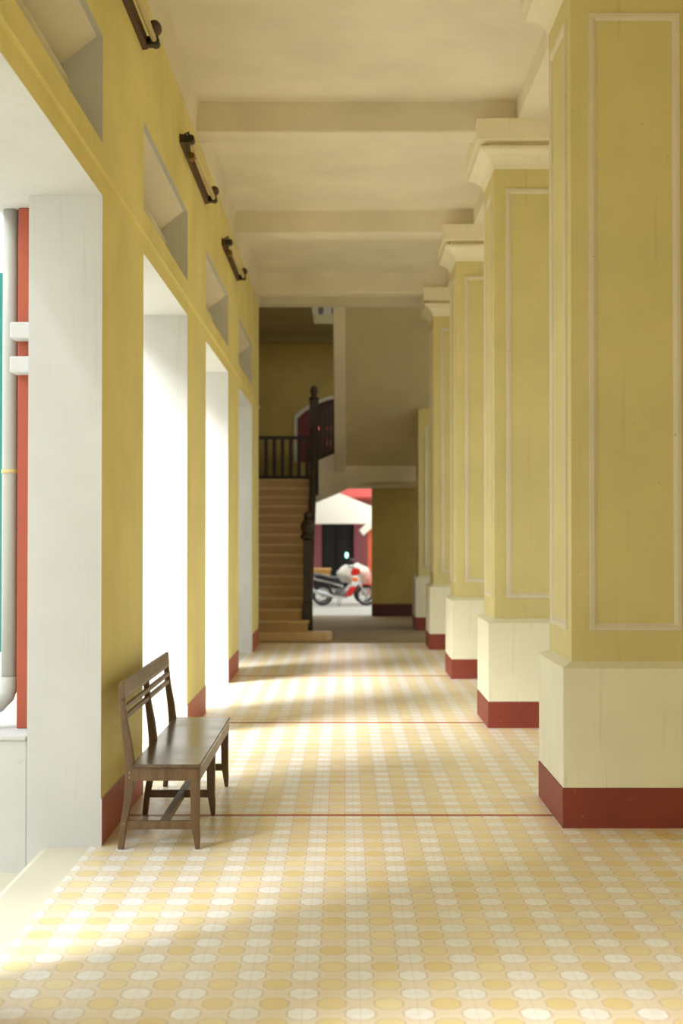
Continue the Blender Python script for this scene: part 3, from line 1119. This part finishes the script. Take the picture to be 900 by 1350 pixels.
b1 = motorbike(-0.56, 35.6, 'motorbike parked side-on with black seat, silver stripe and red front', 0, M['silver'], M['bikered'], False)
b2 = motorbike(-0.62, 36.7, 'pale motorbike under a crumpled whitish cover, behind the red-fronted one', 0, M['bikewhite'], M['bikewhite'], True)
cv = MB()
cv.ellipsoid((0.26, 36.62, 0.56), (0.46, 0.24, 0.28), None, 22, 12)
for v in cv.bm.verts:
    n = math.sin(v.co.x * 21) * 0.022 + math.sin(v.co.x * 11 + v.co.z * 19) * 0.03
    v.co.y += n
    v.co.z += n
cv.build('cover', M['canvas'], b2, label='crumpled whitish cover')
wb = thing('wire_basket', 'pinkish wire basket at the front of the motorbikes', 'basket', (0.66, 35.9, 0.24))
m = MB()
for k in range(7):
    zz_ = 0.26 + 0.06 * k
    s = 0.10 + 0.012 * k
    m.tube([(0.66 - s, 35.9 - s, zz_), (0.66 + s, 35.9 - s, zz_), (0.66 + s, 35.9 + s, zz_), (0.66 - s, 35.9 + s, zz_), (0.66 - s, 35.9 - s, zz_)], 0.012, 5)
for i in range(6):
    f = -1 + 2 * i / 5
    for (dx0, dy0) in ((f, -1), (f, 1), (-1, f), (1, f)):
        m.tube([(0.66 + dx0 * 0.10, 35.9 + dy0 * 0.10, 0.26), (0.66 + dx0 * 0.172, 35.9 + dy0 * 0.172, 0.62)], 0.009, 5)
m.build('mesh', M['pink'], wb)
m = MB(); m.box(0.56, 0.76, 35.8, 36.0, 0.245, 0.262)
m.build('bottom', M['pink'], wb)
m = MB(); m.tube([(0.62, 35.9, GZ), (0.64, 35.9, 0.25)], 0.02, 8); m.tube([(0.5, 35.8, GZ), (0.6, 35.88, 0.0)], 0.015, 6)
m.build('stand', M['grey'], wb)
ct = thing('table', 'low yellow wooden table behind the motorbike, left of the pale sheet', 'table', (-0.6, 38.2, GZ))
m = MB(); m.box(-1.25, -0.36, 37.9, 38.5, 0.62, 0.68)
m.build('tabletop', M['crate'], ct)
m = MB(); m.box(-1.22, -0.39, 37.93, 38.47, 0.44, 0.62)
m.build('drawer_box', M['crate'], ct)
for sx in (-1.18, -0.43):
    for sy in (37.97, 38.43):
        m = MB(); m.box(sx - 0.03, sx + 0.03, sy - 0.03, sy + 0.03, GZ, 0.44)
        m.build('leg', M['crate'], ct)

# canopy building across the yard
cb = thing('canopy_house', 'mauve and red house with a white gabled canopy across the yard', 'building', (0, 46, GZ))
m = MB()
m.prism([(-1.9, 2.0), (1.1, 2.0), (1.1, 2.5), (-0.2, 3.03), (-1.9, 2.2)], 44.0, 44.12)
m.build('canopy_front', M['canvas'], cb)
m = MB()
m.hexa([(-1.9, 44.1, 2.14), (-0.2, 44.1, 2.97), (-0.2, 46.9, 2.97), (-1.9, 46.9, 2.14), (-1.9, 44.1, 2.2), (-0.2, 44.1, 3.03), (-0.2, 46.9, 3.03), (-1.9, 46.9, 2.2)])
m.hexa([(-0.2, 44.1, 2.97), (1.1, 44.1, 2.44), (1.1, 46.9, 2.44), (-0.2, 46.9, 2.97), (-0.2, 44.1, 3.03), (1.1, 44.1, 2.5), (1.1, 46.9, 2.5), (-0.2, 46.9, 3.03)])
m.build('canopy_roof', M['canvas'], cb)
m = MB()
m.box(-6, -0.78, 47.0, 47.3, GZ, 3.0); m.box(0.36, 6, 47.0, 47.3, GZ, 3.0); m.box(-0.78, 0.36, 47.0, 47.3, 2.1, 3.0)
m.build('wall', M['mauve'], cb)
m = MB(); m.box(-0.78, 0.36, 47.22, 47.28, GZ, 2.1); m.box(-0.23, -0.19, 47.1, 47.25, GZ, 2.1)
m.build('doorway_gloom', M['gloom'], cb, label='dark sheet standing in for the unlit doorway')
m = MB(); m.prism([(46.6, 2.95), (50.5, 5.8), (50.5, 5.7), (46.7, 2.85)], -6.5, 6.5, 'X')
m.prism([(47.0, 3.0), (50.5, 5.7), (50.5, 3.0)], -6, 6, 'X')
m.build('roof', M['roof'], cb)
m = MB(); m.box(0.76, 1.0, 42.0, 42.25, GZ, 2.0)
m.build('porch_post', M['orangep'], cb, label='orange-red painted post')
m = MB(); m.prism([(0.5, 1.78), (1.1, 2.35), (1.1, 2.05), (0.62, 1.62)], 41.9, 44.05)
m.build('canopy_bracket', M['canvas'], cb)
m = MB(); m.ellipsoid((0.1, 46.6, 0.93), (0.06, 0.05, 0.10))
ly = thing('lantern', 'small glowing green-white lamp in the dark doorway across the yard', 'lamp', (0.1, 46.6, GZ))
m.build('globe', M['lamp'], ly)
m = MB(); m.tube([(0.1, 46.6, GZ), (0.1, 46.6, 0.83)], 0.02, 8); m.lathe((0.1, 46.6, GZ), [(0.1, 0), (0.1, 0.03), (0.02, 0.06)], 12)
m.build('stem', M['blackp'], ly)

# ------------------------------------------------------------------ a few strands of dry straw on the floor by the nearest column
m = MB()
for i in range(16):
    x = 1.66 + random.random() * 0.36
    y = 7.22 + random.random() * 0.2
    a = random.uniform(-0.5, 0.9)
    L = random.uniform(0.06, 0.18)
    z0 = 0.004 + 0.006 * random.random()
    m.tube([(x - L * math.cos(a) / 2, y - L * math.sin(a) / 2, 0.003), (x, y + 0.01, z0 + 0.006), (x + L * math.cos(a) / 2, y + L * math.sin(a) / 2, 0.004)], 0.002, 5)
tag(m.build('dry_straw', M['straw']), 'scattered pale dry straw on the tiles before the nearest column', 'straw', kind='stuff')
